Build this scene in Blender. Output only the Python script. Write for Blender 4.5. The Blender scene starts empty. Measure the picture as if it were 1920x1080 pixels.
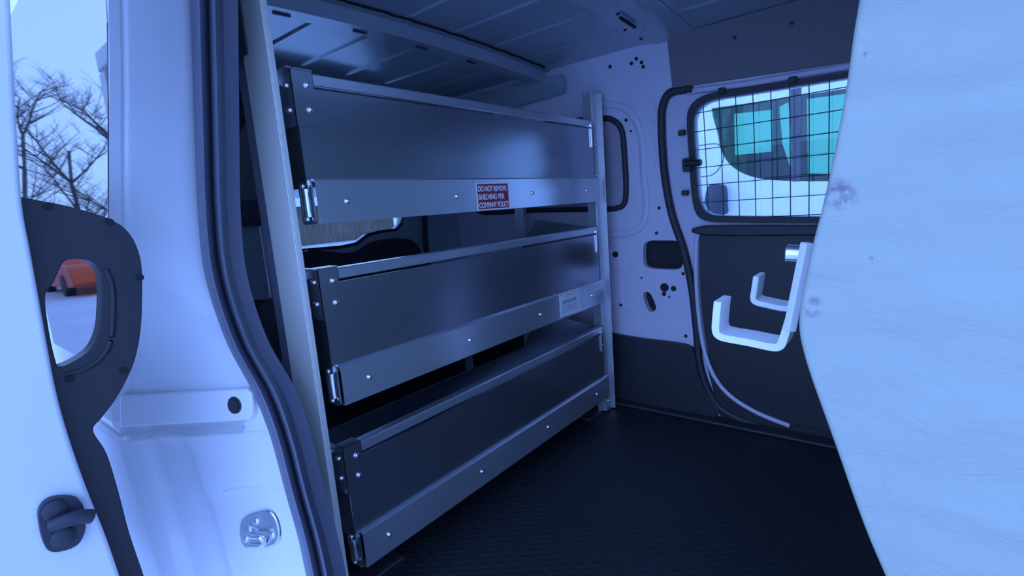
import bpy, bmesh, math, random
from mathutils import Vector, Matrix
from mathutils.geometry import delaunay_2d_cdt
from mathutils.bvhtree import BVHTree
random.seed(4)
C = bpy.context.scene.collection
SC = bpy.context.scene
SC.view_settings.view_transform = 'Standard'
SC.view_settings.look = 'None'
SC.view_settings.gamma = 1
SC.view_settings.use_curve_mapping = False
SC.view_settings.exposure = 0.33

# ---------------------------------------------------------------- camera
FPX = 939.0
CX = Vector((0.779, 0.041, -0.625)); CX.normalize()     # world X in (right, down, forward)
CY = Vector((0.622, -0.171, 0.764)); CY = (CY - CX*CY.dot(CX)).normalized()
CZ = CX.cross(CY)
CAM = Vector((0, 0, 0.9))
right = Vector((CX[0], CY[0], CZ[0])); down = Vector((CX[1], CY[1], CZ[1])); fwd = Vector((CX[2], CY[2], CZ[2]))
cam = bpy.data.cameras.new('camera'); camo = bpy.data.objects.new('camera', cam); C.objects.link(camo)
camo.matrix_world = Matrix(((right[0], -down[0], -fwd[0], CAM[0]), (right[1], -down[1], -fwd[1], CAM[1]),
                            (right[2], -down[2], -fwd[2], CAM[2]), (0, 0, 0, 1)))
cam.sensor_width = 36; cam.lens = 36*FPX/1920; cam.clip_start = 0.02; cam.clip_end = 500
SC.camera = camo

# ---------------------------------------------------------------- sky: deep blue dusk
w = bpy.data.worlds.new('world'); SC.world = w; w.use_nodes = True
nt = w.node_tree; nt.nodes.clear()
tc = nt.nodes.new('ShaderNodeTexCoord'); sp = nt.nodes.new('ShaderNodeSeparateXYZ')
cr = nt.nodes.new('ShaderNodeValToRGB'); bg = nt.nodes.new('ShaderNodeBackground'); ow = nt.nodes.new('ShaderNodeOutputWorld')
nt.links.new(tc.outputs['Generated'], sp.inputs[0]); nt.links.new(sp.outputs['Z'], cr.inputs[0])
cr.color_ramp.elements[0].position = 0.0; cr.color_ramp.elements[0].color = (0.31, 0.555, 1.20, 1)
cr.color_ramp.elements[1].position = 0.7; cr.color_ramp.elements[1].color = (0.27, 0.50, 1.38, 1)
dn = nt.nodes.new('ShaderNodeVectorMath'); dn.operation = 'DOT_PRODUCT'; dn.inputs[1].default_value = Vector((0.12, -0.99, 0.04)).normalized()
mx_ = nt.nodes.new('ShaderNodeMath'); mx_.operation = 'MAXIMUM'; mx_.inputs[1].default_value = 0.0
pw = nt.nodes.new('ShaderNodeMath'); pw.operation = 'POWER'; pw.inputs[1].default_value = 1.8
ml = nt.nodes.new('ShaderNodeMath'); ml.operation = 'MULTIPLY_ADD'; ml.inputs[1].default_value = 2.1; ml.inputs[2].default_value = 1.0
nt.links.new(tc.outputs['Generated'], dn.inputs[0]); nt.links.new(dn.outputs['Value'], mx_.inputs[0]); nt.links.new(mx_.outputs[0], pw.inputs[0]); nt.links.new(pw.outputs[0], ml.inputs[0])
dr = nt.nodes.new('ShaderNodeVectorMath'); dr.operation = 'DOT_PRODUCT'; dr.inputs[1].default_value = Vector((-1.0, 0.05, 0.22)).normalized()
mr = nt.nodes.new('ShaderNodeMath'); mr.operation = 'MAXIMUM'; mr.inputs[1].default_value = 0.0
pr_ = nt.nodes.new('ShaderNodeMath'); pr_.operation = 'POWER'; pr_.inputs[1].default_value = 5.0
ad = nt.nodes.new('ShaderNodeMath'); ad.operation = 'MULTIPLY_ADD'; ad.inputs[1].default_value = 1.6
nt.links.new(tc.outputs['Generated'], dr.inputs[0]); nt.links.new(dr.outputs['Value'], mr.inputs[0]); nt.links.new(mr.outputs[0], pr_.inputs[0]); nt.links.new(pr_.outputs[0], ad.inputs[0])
nt.links.new(ml.outputs[0], ad.inputs[2]); nt.links.new(ad.outputs[0], bg.inputs[1])          # added sky lobes, doorway side and rear, that fill the dim interior
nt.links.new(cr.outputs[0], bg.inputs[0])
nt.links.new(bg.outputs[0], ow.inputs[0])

# ---------------------------------------------------------------- helpers
def ray(px, py):
    return right*(px-960) + down*(py-540) + fwd*FPX
def W(px, py, axis, val):
    d = ray(px, py); return CAM + d*((val-CAM[axis])/d[axis])
def yw(z):                                   # far side wall leans in towards the roof
    return 1.97 if z < 0.7 else 1.97 - 0.085*((z-0.7)/0.76)**1.5
def FW(px, py):                              # point of the far wall met by a sight line -> (x, z)
    y = 1.9
    for _ in range(12):
        p = W(px, py, 1, y); y = yw(min(max(p.z, 0), 1.6))
    return (p.x, p.z)

MATS = {}
def mat(name, col, rough=0.5, metal=0.0, spec=0.5, noise=None, bump=None, coat=0.0, stretch=(1, 1, 1)):
    m = bpy.data.materials.new(name); m.use_nodes = True; n = m.node_tree; b = n.nodes['Principled BSDF']
    b.inputs['Base Color'].default_value = (*col, 1); b.inputs['Roughness'].default_value = rough
    b.inputs['Metallic'].default_value = metal; b.inputs['Specular IOR Level'].default_value = spec
    b.inputs['Coat Weight'].default_value = coat; b.inputs['Coat Roughness'].default_value = 0.12
    if noise or bump:
        t = n.nodes.new('ShaderNodeTexCoord'); mp = n.nodes.new('ShaderNodeMapping'); mp.inputs['Scale'].default_value = stretch
        n.links.new(t.outputs['Object'], mp.inputs[0])
    if noise:
        sc, amt, ramt = noise
        x = n.nodes.new('ShaderNodeTexNoise'); x.inputs['Scale'].default_value = sc; x.inputs['Detail'].default_value = 6
        n.links.new(mp.outputs[0], x.inputs[0])
        r = n.nodes.new('ShaderNodeValToRGB')
        r.color_ramp.elements[0].position = 0.3; r.color_ramp.elements[1].position = 0.7
        r.color_ramp.elements[0].color = (*[c*(1-amt) for c in col], 1)
        r.color_ramp.elements[1].color = (*[min(1, c*(1+amt)) for c in col], 1)
        n.links.new(x.outputs[0], r.inputs[0]); n.links.new(r.outputs[0], b.inputs['Base Color'])
        if ramt:
            q = n.nodes.new('ShaderNodeMapRange'); q.inputs[3].default_value = rough-ramt; q.inputs[4].default_value = rough+ramt
            n.links.new(x.outputs[0], q.inputs[0]); n.links.new(q.outputs[0], b.inputs['Roughness'])
    if bump:
        sc, st, dist = bump
        x = n.nodes.new('ShaderNodeTexNoise'); x.inputs['Scale'].default_value = sc; x.inputs['Detail'].default_value = 8
        n.links.new(mp.outputs[0], x.inputs[0])
        u = n.nodes.new('ShaderNodeBump'); u.inputs['Strength'].default_value = st; u.inputs['Distance'].default_value = dist
        n.links.new(x.outputs[0], u.inputs['Height']); n.links.new(u.outputs[0], b.inputs['Normal'])
    MATS[name] = m; return m
mat('white_paint', (0.80, 0.80, 0.82), 0.32, noise=(3, 0.03, 0.05), coat=0.3)
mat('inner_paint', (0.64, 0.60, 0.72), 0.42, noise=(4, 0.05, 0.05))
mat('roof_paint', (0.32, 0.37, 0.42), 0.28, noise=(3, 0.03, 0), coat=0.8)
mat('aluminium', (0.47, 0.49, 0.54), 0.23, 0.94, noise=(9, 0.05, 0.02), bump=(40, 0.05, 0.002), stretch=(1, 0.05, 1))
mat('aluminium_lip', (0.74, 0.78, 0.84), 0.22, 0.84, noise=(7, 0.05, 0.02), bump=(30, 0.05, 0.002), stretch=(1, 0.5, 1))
mat('post_metal', (0.72, 0.70, 0.62), 0.45, 0.35, noise=(5, 0.08, 0.06), bump=(90, 0.08, 0.002), stretch=(1, 1, 0.1))
mat('rack_metal', (0.55, 0.56, 0.60), 0.35, 0.75, noise=(5, 0.06, 0.04))
mat('galvanised', (0.72, 0.76, 0.80), 0.22, 1.0, noise=(40, 0.15, 0.08))
mat('bolt_metal', (0.85, 0.86, 0.88), 0.2, 1.0)
mat('rubber', (0.028, 0.030, 0.036), 0.55, noise=(60, 0.2, 0), bump=(200, 0.3, 0.001))
mat('seal_rubber', (0.13, 0.135, 0.18), 0.40, noise=(80, 0.06, 0))
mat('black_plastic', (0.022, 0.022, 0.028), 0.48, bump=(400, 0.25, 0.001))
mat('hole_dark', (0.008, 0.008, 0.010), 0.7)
mat('grey_felt', (0.19, 0.175, 0.19), 0.9, noise=(160, 0.08, 0), bump=(250, 0.4, 0.002))
mat('panel_grey', (0.36, 0.32, 0.38), 0.6, noise=(3, 0.06, 0))
mat('hook_white', (0.80, 0.80, 0.82), 0.4)
mat('sticker_red', (0.30, 0.012, 0.03), 0.45)
mat('sticker_white', (0.86, 0.87, 0.90), 0.5)
mat('ink_grey', (0.22, 0.27, 0.36), 0.6)
mat('snow', (0.86, 0.88, 0.92), 0.8, noise=(0.6, 0.06, 0), bump=(1.5, 0.5, 0.1))
mat('bark', (0.07, 0.055, 0.05), 0.9, noise=(6, 0.3, 0))
mat('brown_wood', (0.19, 0.135, 0.10), 0.85, noise=(2, 0.35, 0), stretch=(1, 3, 0.3))
mat('orange_paint', (0.85, 0.12, 0.03), 0.35)
mat('red_plastic', (0.75, 0.03, 0.04), 0.35)
mat('dark_trim', (0.03, 0.035, 0.05), 0.5)
mat('van_cabin', (0.05, 0.06, 0.09), 0.7)

def glass(name, tint, refl):
    m = bpy.data.materials.new(name); m.use_nodes = True; n = m.node_tree; n.nodes.clear()
    o = n.nodes.new('ShaderNodeOutputMaterial'); mx = n.nodes.new('ShaderNodeMixShader')
    t = n.nodes.new('ShaderNodeBsdfTransparent'); t.inputs[0].default_value = (*tint, 1)
    g = n.nodes.new('ShaderNodeBsdfGlossy'); g.inputs['Roughness'].default_value = 0.02
    f = n.nodes.new('ShaderNodeLayerWeight'); f.inputs[0].default_value = refl
    n.links.new(f.outputs['Fresnel'], mx.inputs[0]); n.links.new(t.outputs[0], mx.inputs[1]); n.links.new(g.outputs[0], mx.inputs[2])
    n.links.new(mx.outputs[0], o.inputs[0]); MATS[name] = m
glass('clear_glass', (0.85, 0.93, 0.95), 0.35)
glass('teal_glass', (0.40, 0.86, 0.68), 0.3)
glass('dark_glass', (0.10, 0.13, 0.14), 0.88)

# rubber mat with little raised lozenges
def floor_mat():
    m = bpy.data.materials.new('ribbed_rubber_mat'); m.use_nodes = True; n = m.node_tree; b = n.nodes['Principled BSDF']
    b.inputs['Roughness'].default_value = 0.5; b.inputs['Base Color'].default_value = (0.016, 0.018, 0.021, 1)
    t = n.nodes.new('ShaderNodeTexCoord'); mp = n.nodes.new('ShaderNodeMapping'); mp.inputs['Rotation'].default_value = (0, 0, math.radians(-38))
    m2 = n.nodes.new('ShaderNodeMapping'); m2.inputs['Scale'].default_value = (22, 48, 1)
    br = n.nodes.new('ShaderNodeTexBrick'); br.inputs['Scale'].default_value = 1.0; br.offset = 0.5
    br.inputs['Mortar Size'].default_value = 0.34; br.inputs['Mortar Smooth'].default_value = 0.5
    br.inputs['Color1'].default_value = (1, 1, 1, 1); br.inputs['Color2'].default_value = (1, 1, 1, 1); br.inputs['Mortar'].default_value = (0, 0, 0, 1)
    br.inputs['Brick Width'].default_value = 1.0; br.inputs['Row Height'].default_value = 1.0
    u = n.nodes.new('ShaderNodeBump'); u.inputs['Strength'].default_value = 0.45; u.inputs['Distance'].default_value = 0.003
    n.links.new(t.outputs['Object'], mp.inputs[0]); n.links.new(mp.outputs[0], m2.inputs[0]); n.links.new(m2.outputs[0], br.inputs[0])
    n.links.new(br.outputs['Color'], u.inputs['Height']); n.links.new(u.outputs[0], b.inputs['Normal'])
    MATS['mat'] = m
floor_mat()

# white fibrous board with faint wrinkles and a few smudges
def fibre_board():
    m = bpy.data.materials.new('fibre_board'); m.use_nodes = True; n = m.node_tree; b = n.nodes['Principled BSDF']
    b.inputs['Roughness'].default_value = 0.75
    t = n.nodes.new('ShaderNodeTexCoord')
    mp = n.nodes.new('ShaderNodeMapping'); mp.inputs['Scale'].default_value = (1, 1, 2.2); mp.inputs['Rotation'].default_value = (0, 0.35, 0)
    n.links.new(t.outputs['Object'], mp.inputs[0])
    a = n.nodes.new('ShaderNodeTexNoise'); a.inputs['Scale'].default_value = 9; a.inputs['Detail'].default_value = 10; a.inputs['Roughness'].default_value = 0.62; a.inputs['Distortion'].default_value = 0.7
    n.links.new(mp.outputs[0], a.inputs[0])
    u = n.nodes.new('ShaderNodeBump'); u.inputs['Strength'].default_value = 0.65; u.inputs['Distance'].default_value = 0.012
    n.links.new(a.outputs[0], u.inputs['Height']); n.links.new(u.outputs[0], b.inputs['Normal'])
    base = n.nodes.new('ShaderNodeRGB'); base.outputs[0].default_value = (0.375, 0.41, 0.345, 1); cur = base.outputs[0]
    nz = n.nodes.new('ShaderNodeTexNoise'); nz.inputs['Scale'].default_value = 90; nz.inputs['Detail'].default_value = 4
    n.links.new(t.outputs['Object'], nz.inputs[0])
    for (px, py, r) in ((1573, 362, 0.022), (1588, 374, 0.014), (1522, 580, 0.013), (1530, 565, 0.009), (1622, 101, 0.004), (1632, 485, 0.004)):
        p = W(px, py, 1, 0.70)
        v = n.nodes.new('ShaderNodeVectorMath'); v.operation = 'DISTANCE'; v.inputs[1].default_value = p
        n.links.new(t.outputs['Object'], v.inputs[0])
        k = n.nodes.new('ShaderNodeMapRange'); k.inputs[1].default_value = r; k.inputs[2].default_value = r*0.3
        k.inputs[3].default_value = 0; k.inputs[4].default_value = 1; n.links.new(v.outputs['Value'], k.inputs[0])
        th = n.nodes.new('ShaderNodeMapRange'); th.inputs[1].default_value = 0.42; th.inputs[2].default_value = 0.62; n.links.new(nz.outputs[0], th.inputs[0])
        mu = n.nodes.new('ShaderNodeMath'); mu.operation = 'MULTIPLY'; n.links.new(k.outputs[0], mu.inputs[0]); n.links.new(th.outputs[0], mu.inputs[1])
        mx = n.nodes.new('ShaderNodeMixRGB'); mx.inputs[2].default_value = (0.22, 0.17, 0.22, 1)
        n.links.new(mu.outputs[0], mx.inputs[0]); n.links.new(cur, mx.inputs[1]); cur = mx.outputs[0]
    n.links.new(cur, b.inputs['Base Color']); MATS['fibre'] = m
fibre_board()

def obj(name, bm, material, parent=None, smooth=None, bevel=0.0, seg=2, label=None):
    bmesh.ops.recalc_face_normals(bm, faces=bm.faces)
    me = bpy.data.meshes.new(name); bm.to_mesh(me); bm.free()
    me.materials.append(MATS[material] if isinstance(material, str) else material)
    o = bpy.data.objects.new(name, me); C.objects.link(o)
    if parent: o.parent = parent
    if bevel:
        md = o.modifiers.new('bevel', 'BEVEL'); md.width = bevel; md.segments = seg; md.limit_method = 'ANGLE'; md.angle_limit = math.radians(40)
    if smooth is not None:
        me.polygons.foreach_set('use_smooth', [True]*len(me.polygons))
        me.set_sharp_from_angle(angle=math.radians(smooth))
    if label: o['label'] = label
    return o
def thing(name, label, cat, group=None, loc=(0, 0, 0), kind=None):
    o = bpy.data.objects.new(name, None); C.objects.link(o); o['label'] = label; o['category'] = cat
    o.empty_display_size = 0.1
    o.location = loc
    if group: o['group'] = group
    if kind: o['kind'] = kind
    return o
def tag(o, label, cat, group=None, kind=None):
    o['label'] = label; o['category'] = cat
    if group: o['group'] = group
    if kind: o['kind'] = kind
    return o
def box(bm, x0, x1, y0, y1, z0, z1):
    v = [bm.verts.new((x, y, z)) for x in (x0, x1) for y in (y0, y1) for z in (z0, z1)]
    for f in ((0, 1, 3, 2), (4, 6, 7, 5), (0, 4, 5, 1), (2, 3, 7, 6), (0, 2, 6, 4), (1, 5, 7, 3)): bm.faces.new([v[i] for i in f])
def boxo(name, dims, material, parent=None, bevel=0.0, label=None):
    bm = bmesh.new(); box(bm, *dims); return obj(name, bm, material, parent, bevel=bevel, label=label)
def inside(p, poly):
    r = False; n = len(poly)
    for i in range(n):
        a = poly[i]; b = poly[i-1]
        if (a[1] > p[1]) != (b[1] > p[1]) and p[0] < (b[0]-a[0])*(p[1]-a[1])/(b[1]-a[1])+a[0]: r = not r
    return r
def region(bm, outer, holes, fn, t0, t1, step=0.0):
    """2D outline with holes, mapped by fn(u, v, offset) to 3D and given the thickness t0..t1"""
    loops = [outer]+list(holes); vs = []; es = []
    for lp in loops:
        s = len(vs); vs += [Vector(p) for p in lp]; es += [(s+i, s+(i+1) % len(lp)) for i in range(len(lp))]
    if step:
        u0 = min(p[0] for p in outer); u1 = max(p[0] for p in outer); v0 = min(p[1] for p in outer); v1 = max(p[1] for p in outer)
        nu = max(1, int((u1-u0)/step)); nv = max(1, int((v1-v0)/step))
        for i in range(nu+1):
            for j in range(nv+1):
                q = (u0+(u1-u0)*i/nu, v0+(v1-v0)*j/nv)
                if inside(q, outer) and not any(inside(q, h) for h in holes): vs.append(Vector(q))
    V, E, F, *_ = delaunay_2d_cdt(vs, es, [], 0, 1e-6)
    tris = []
    for f in F:
        c = (sum(V[i][0] for i in f)/len(f), sum(V[i][1] for i in f)/len(f))
        if inside(c, outer) and not any(inside(c, h) for h in holes): tris.append(f)
    A = {}; B = {}
    for f in tris:
        for i in f:
            if i not in A:
                A[i] = bm.verts.new(fn(V[i][0], V[i][1], t0)); B[i] = bm.verts.new(fn(V[i][0], V[i][1], t1))
    cnt = {}
    for f in tris:
        bm.faces.new([A[i] for i in f]); bm.faces.new([B[i] for i in reversed(f)])
        for k in range(len(f)):
            e = (f[k], f[(k+1) % len(f)]); cnt[tuple(sorted(e))] = cnt.get(tuple(sorted(e)), [])+[e]
    for k, l in cnt.items():
        if len(l) == 1:
            a, b = l[0]
            bm.faces.new([A[b], A[a], B[a], B[b]])
def WALL(u, v, t): return (u, yw(v)-t, v)            # t = how far it stands off the far wall
def XP(x0): return lambda u, v, t: (x0+t, u, v)      # plane facing +X, u=y v=z
def YP(y0): return lambda u, v, t: (u, y0-t, v)
def smoothpts(pts, n=6, closed=False):
    P = [Vector(p) for p in pts]; out = []; N = len(P)
    for i in range(N if closed else N-1):
        if closed: a, b, c, d = P[i-1], P[i], P[(i+1) % N], P[(i+2) % N]
        else: a, b, c, d = P[max(i-1, 0)], P[i], P[i+1], P[min(i+2, N-1)]
        for k in range(n):
            t = k/n
            out.append(0.5*((2*b)+(c-a)*t+(2*a-5*b+4*c-d)*t*t+(3*b-a-3*c+d)*t**3))
    if not closed: out.append(P[-1])
    return [tuple(p) for p in out]
def tube(bm, pts, r, n=8, closed=False, flat=1.0, up=None):
    P = [Vector(p) for p in pts]; rings = []; N = len(P)
    for i, p in enumerate(P):
        a = P[(i-1) % N] if (closed or i > 0) else p; b = P[(i+1) % N] if (closed or i < N-1) else p
        t = (b-a).normalized(); ref = Vector(up) if up else Vector((0, 0, 1))
        if abs(t.dot(ref)) > 0.95 and not up: ref = Vector((0, 1, 0))
        s = t.cross(ref).normalized(); q = s.cross(t).normalized()
        rings.append([bm.verts.new(p+s*r*math.cos(2*math.pi*k/n)+q*r*flat*math.sin(2*math.pi*k/n)) for k in range(n)])
    for i in range(N if closed else N-1):
        A, B = rings[i], rings[(i+1) % N]
        for k in range(n): bm.faces.new([A[k], A[(k+1) % n], B[(k+1) % n], B[k]])
    if not closed: bm.faces.new(rings[0]); bm.faces.new(list(reversed(rings[-1])))
def disc(bm, c, axis, r, h, n=16, dome=0.0):
    a = Vector(axis).normalized(); s = a.orthogonal().normalized(); q = a.cross(s); c = Vector(c)
    lv = [(r, 0), (r, h)] + ([(r*0.8, h+dome*0.6), (r*0.4, h+dome)] if dome else [])
    rings = [[bm.verts.new(c+a*hh+s*rr*math.cos(2*math.pi*k/n)+q*rr*math.sin(2*math.pi*k/n)) for k in range(n)] for rr, hh in lv]
    for A, B in zip(rings, rings[1:]):
        for k in range(n): bm.faces.new([A[k], A[(k+1) % n], B[(k+1) % n], B[k]])
    bm.faces.new(list(reversed(rings[0]))); bm.faces.new(rings[-1])
def rrect(x0, x1, z0, z1, r, n=6):
    o = []
    for cx, cz, a0 in ((x1-r, z1-r, 0), (x0+r, z1-r, 90), (x0+r, z0+r, 180), (x1-r, z0+r, 270)):
        for k in range(n+1):
            a = math.radians(a0+90*k/n); o.append((cx+r*math.cos(a), cz+r*math.sin(a)))
    return o
def px_fw(pts, n=5, closed=True): return smoothpts([FW(*p) for p in pts], n, closed)
def px_x(pts, x, n=1, closed=True):
    q = [W(a, b, 0, x) for a, b in pts]; q = [(p.y, p.z) for p in q]
    return smoothpts(q, n, closed) if n > 1 else q

# ================================================================ OUTSIDE
bm = bmesh.new(); box(bm, -60, 60, -60, 60, -0.6, -0.5)
tag(obj('ground', bm, 'snow'), 'flat snow covered ground around the van', 'ground', kind='structure')

# ================================================================ VAN SHELL
# floor
bm = bmesh.new(); box(bm, -1.95, 0.7, 0.40, 1.97, -0.05, 0.0)
tag(obj('floor', bm, 'mat'), 'black ribbed rubber load floor of the van', 'floor', kind='structure')

# ceiling with lengthwise pressed ribs
ribs = [W(*p, 2, 1.44).y for p in ((925, 26), (1030, 72), (590, 94), (1090, 112))] + [0.55]
ribs = sorted(ribs)
def roofz(y): 
    u = (y-1.12)/0.78
    z = 1.46+0.03*(1-u*u)
    return z
bm = bmesh.new()
ys = []; y = 0.36
while y < 1.93: ys.append(y); y += 0.003
xs = [-1.97, -1.5, -1.26, -1.14, -0.72, -0.56, 0.0, 0.7]
def ribd(x, y):
    d = 0.0
    for k in (0.50, 0.70, 0.90, 1.10, 1.30, 1.50, 1.70): d += 0.007*math.exp(-((y-k)/0.0045)**2)
    if -1.39 < x < -1.23 or -0.83 < x < -0.62: d = 0
    return d
xs = [-1.97, -1.9, -1.85, -1.50, -1.42, -1.38, -1.24, -1.20, -0.90, -0.82, -0.63, -0.55, 0.7]
low = [[bm.verts.new((x, yy, roofz(yy)-(ribd(x, yy) if not x in (-1.97, -1.9) else 0))) for yy in ys] for x in xs]
top = [[bm.verts.new((x, yy, roofz(yy)+0.03)) for yy in ys] for x in xs]
for i in range(len(xs)-1):
    for j in range(len(ys)-1):
        bm.faces.new([low[i][j], low[i+1][j], low[i+1][j+1], low[i][j+1]]); bm.faces.new([top[i][j], top[i][j+1], top[i+1][j+1], top[i+1][j]])
for j in range(len(ys)-1):
    bm.faces.new([low[0][j], low[0][j+1], top[0][j+1], top[0][j]]); bm.faces.new([low[-1][j], top[-1][j], top[-1][j+1], low[-1][j+1]])
for i in range(len(xs)-1):
    bm.faces.new([low[i][0], top[i][0], top[i+1][0], low[i+1][0]]); bm.faces.new([low[i][-1], low[i+1][-1], top[i+1][-1], top[i][-1]])
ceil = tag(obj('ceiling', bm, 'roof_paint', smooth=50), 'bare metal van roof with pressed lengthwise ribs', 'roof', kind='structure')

# cross bow over the rack: hat section following the roof
def bow(name, x0, x1, drop, flange, label, y0=0.42, y1=1.885):
    bm = bmesh.new(); sec = [(x0-flange, -0.004), (x0, -0.006), (x0+0.012, -drop), (x1-0.012, -drop), (x1, -0.006), (x1+flange, -0.004), (x1+flange, 0.004), (x0-flange, 0.004)]
    rings = []
    n = 30
    for i in range(n+1):
        y = y0+(y1-y0)*i/n; rings.append([bm.verts.new((sx, y, roofz(y)+sz)) for sx, sz in sec])
    for A, B in zip(rings, rings[1:]):
        for k in range(len(sec)): bm.faces.new([A[k], A[(k+1) % len(sec)], B[(k+1) % len(sec)], B[k]])
    bm.faces.new(rings[0]); bm.faces.new(list(reversed(rings[-1])))
    return tag(obj(name, bm, 'roof_paint', smooth=30), label, 'roof bow', kind='structure')
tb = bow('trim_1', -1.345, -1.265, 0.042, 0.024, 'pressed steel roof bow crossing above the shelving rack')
for i in range(4):
    y = 0.72+0.24*i; bm = bmesh.new(); region(bm, rrect(-1.316, -1.308, y, y+0.05, 0.004, 4), [], lambda u, v, t: (u, v, roofz(v)-0.044-t), -0.001, 0.002)
    obj('slot', bm, 'dark_trim', tb)
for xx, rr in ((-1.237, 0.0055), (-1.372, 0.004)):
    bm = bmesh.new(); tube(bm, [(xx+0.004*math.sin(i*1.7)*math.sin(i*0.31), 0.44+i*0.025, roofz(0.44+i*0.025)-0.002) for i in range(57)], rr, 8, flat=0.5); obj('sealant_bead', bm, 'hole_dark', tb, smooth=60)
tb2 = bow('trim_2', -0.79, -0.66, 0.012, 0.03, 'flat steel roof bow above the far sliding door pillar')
for (a, b) in (((1163, 30), (1190, 48)),):
    p = W(*a, 2, 1.465); q = W(*b, 2, 1.46); bm = bmesh.new(); tube(bm, [p+Vector((0, 0, -0.005)), q+Vector((0, 0, -0.005))], 0.006, 8, flat=0.8); obj('slot', bm, 'hole_dark', tb2)
for p in ((1158, 25), (1202, 72), (1172, 55)):
    q = W(*p, 2, 1.458); bm = bmesh.new(); disc(bm, q, (0, 0, -1), 0.006, 0.004); obj('hole', bm, 'hole_dark', tb2)

# ---- far side wall (rearward of the sliding door) with blanked quarter window
seal_px = [(1300, 166), (1262, 172), (1246, 190), (1241, 230), (1246, 320), (1260, 400), (1283, 470), (1298, 540), (1307, 620), (1312, 680), (1328, 730), (1352, 765), (1400, 790), (1480, 815), (1560, 835)]
sl = px_fw(seal_px, 5, False)
door_left = [p for p in sl if p[1] > 0.0]
xs0 = [p for p in sl]
# wall outline: from rear-bottom to seal line, up
wl = [(-1.97, 0.0)] + [(-0.40, 0.0)] + [p for p in reversed(sl) if p[1] > 0.01 and p[0] < -0.42] + [(sl[0][0]+0.0, 1.26), (0.6, 1.24), (0.6, 1.465), (-1.97, 1.465)]
win_q = px_fw([(900, 235), (1120, 222), (1150, 226), (1166, 245), (1171, 290), (1174, 350), (1170, 382), (1150, 391), (1110, 392), (900, 392)], 6)
rect_h = px_fw([(1207, 462), (1216, 452), (1240, 451), (1270, 452), (1279, 462), (1280, 495), (1270, 505), (1240, 505), (1215, 502), (1207, 492)], 4)
obl_h = px_fw([(1206, 552), (1213, 547), (1221, 553), (1230, 575), (1226, 584), (1217, 583), (1210, 570)], 4)
wlc = wl
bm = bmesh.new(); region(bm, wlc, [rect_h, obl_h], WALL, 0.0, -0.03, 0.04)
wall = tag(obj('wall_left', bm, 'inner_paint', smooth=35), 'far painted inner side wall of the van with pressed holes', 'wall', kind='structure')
# dark cavity behind the two cut-outs
bm = bmesh.new(); region(bm, rrect(-0.95, -0.66, 0.32, 0.86, 0.01), [], YP(2.03), 0.0, -0.01); obj('cavity', bm, 'hole_dark', wall)
# raised pillar pressing and ridge lines
def strip_fw(pts, r, material, parent, name, off=0.0, flat=1.0, n=5, closed=False, seg=8):
    q = px_fw(pts, n, closed); bm = bmesh.new()
    tube(bm, [(u, yw(v)-off, v) for u, v in q], r, seg, closed, flat, up=(0, 1, 0)); return obj(name, bm, material, parent, smooth=60)
strip_fw([(1150, 226), (1166, 245), (1171, 290), (1174, 350), (1170, 382), (1150, 391), (1110, 392), (1000, 394), (905, 398), (896, 380), (893, 320), (893, 270), (905, 245), (1000, 235), (1120, 223)], 0.013, 'rubber', wall, 'window_seal', 0.0, 0.9, 5, True)
bm = bmesh.new(); region(bm, px_fw([(905, 245), (1000, 235), (1120, 224), (1150, 228), (1164, 245), (1169, 290), (1172, 350), (1168, 380), (1148, 389), (1110, 390), (1000, 392), (905, 396), (896, 380), (893, 320), (893, 270)], 3), [], WALL, 0.001, 0.004, 0.06)
obj('blanking_panel', bm, 'panel_grey', wall, smooth=40)
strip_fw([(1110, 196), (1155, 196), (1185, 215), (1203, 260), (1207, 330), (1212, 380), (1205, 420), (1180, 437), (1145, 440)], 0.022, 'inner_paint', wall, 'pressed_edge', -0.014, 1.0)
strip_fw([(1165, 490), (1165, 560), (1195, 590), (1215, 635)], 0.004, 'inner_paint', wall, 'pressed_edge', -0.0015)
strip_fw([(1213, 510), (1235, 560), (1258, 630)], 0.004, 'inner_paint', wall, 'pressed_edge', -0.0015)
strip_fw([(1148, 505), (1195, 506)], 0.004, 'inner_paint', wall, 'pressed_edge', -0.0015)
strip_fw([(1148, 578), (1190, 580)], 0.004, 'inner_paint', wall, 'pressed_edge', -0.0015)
# raised plate on the pillar between the seals
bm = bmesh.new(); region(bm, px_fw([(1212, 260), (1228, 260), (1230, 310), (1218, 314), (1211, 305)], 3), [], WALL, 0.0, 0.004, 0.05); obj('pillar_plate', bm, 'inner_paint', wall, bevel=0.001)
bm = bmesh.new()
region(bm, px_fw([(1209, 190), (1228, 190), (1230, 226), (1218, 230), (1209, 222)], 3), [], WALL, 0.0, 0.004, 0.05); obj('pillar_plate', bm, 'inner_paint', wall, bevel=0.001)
for (px, py, r) in ((1154, 477, 6), (1246, 539, 8), (1263, 541, 5), (1245, 551, 4), (1255, 557, 2), (1164, 572, 3), (1281, 513, 3), (1203, 521, 2), (1286, 630, 3),
                    (1218, 216, 4), (1214, 199, 3), (1222, 197, 3), (1219, 276, 3), (1219, 296, 3), (1219, 304, 3), (1174, 225, 3), (1183, 246, 2),
                    (1193, 110, 3), (1203, 117, 3), (1206, 125, 3), (1184, 119, 3), (1144, 125, 3), (1236, 390, 3), (1231, 437, 3)):
    u, v = FW(px, py); rr = r*2.15/939; bm = bmesh.new()
    disc(bm, (u, yw(v)+0.002, v), (0, -1, 0), rr, 0.0035, 14); obj('hole', bm, 'hole_dark', wall)
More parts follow.
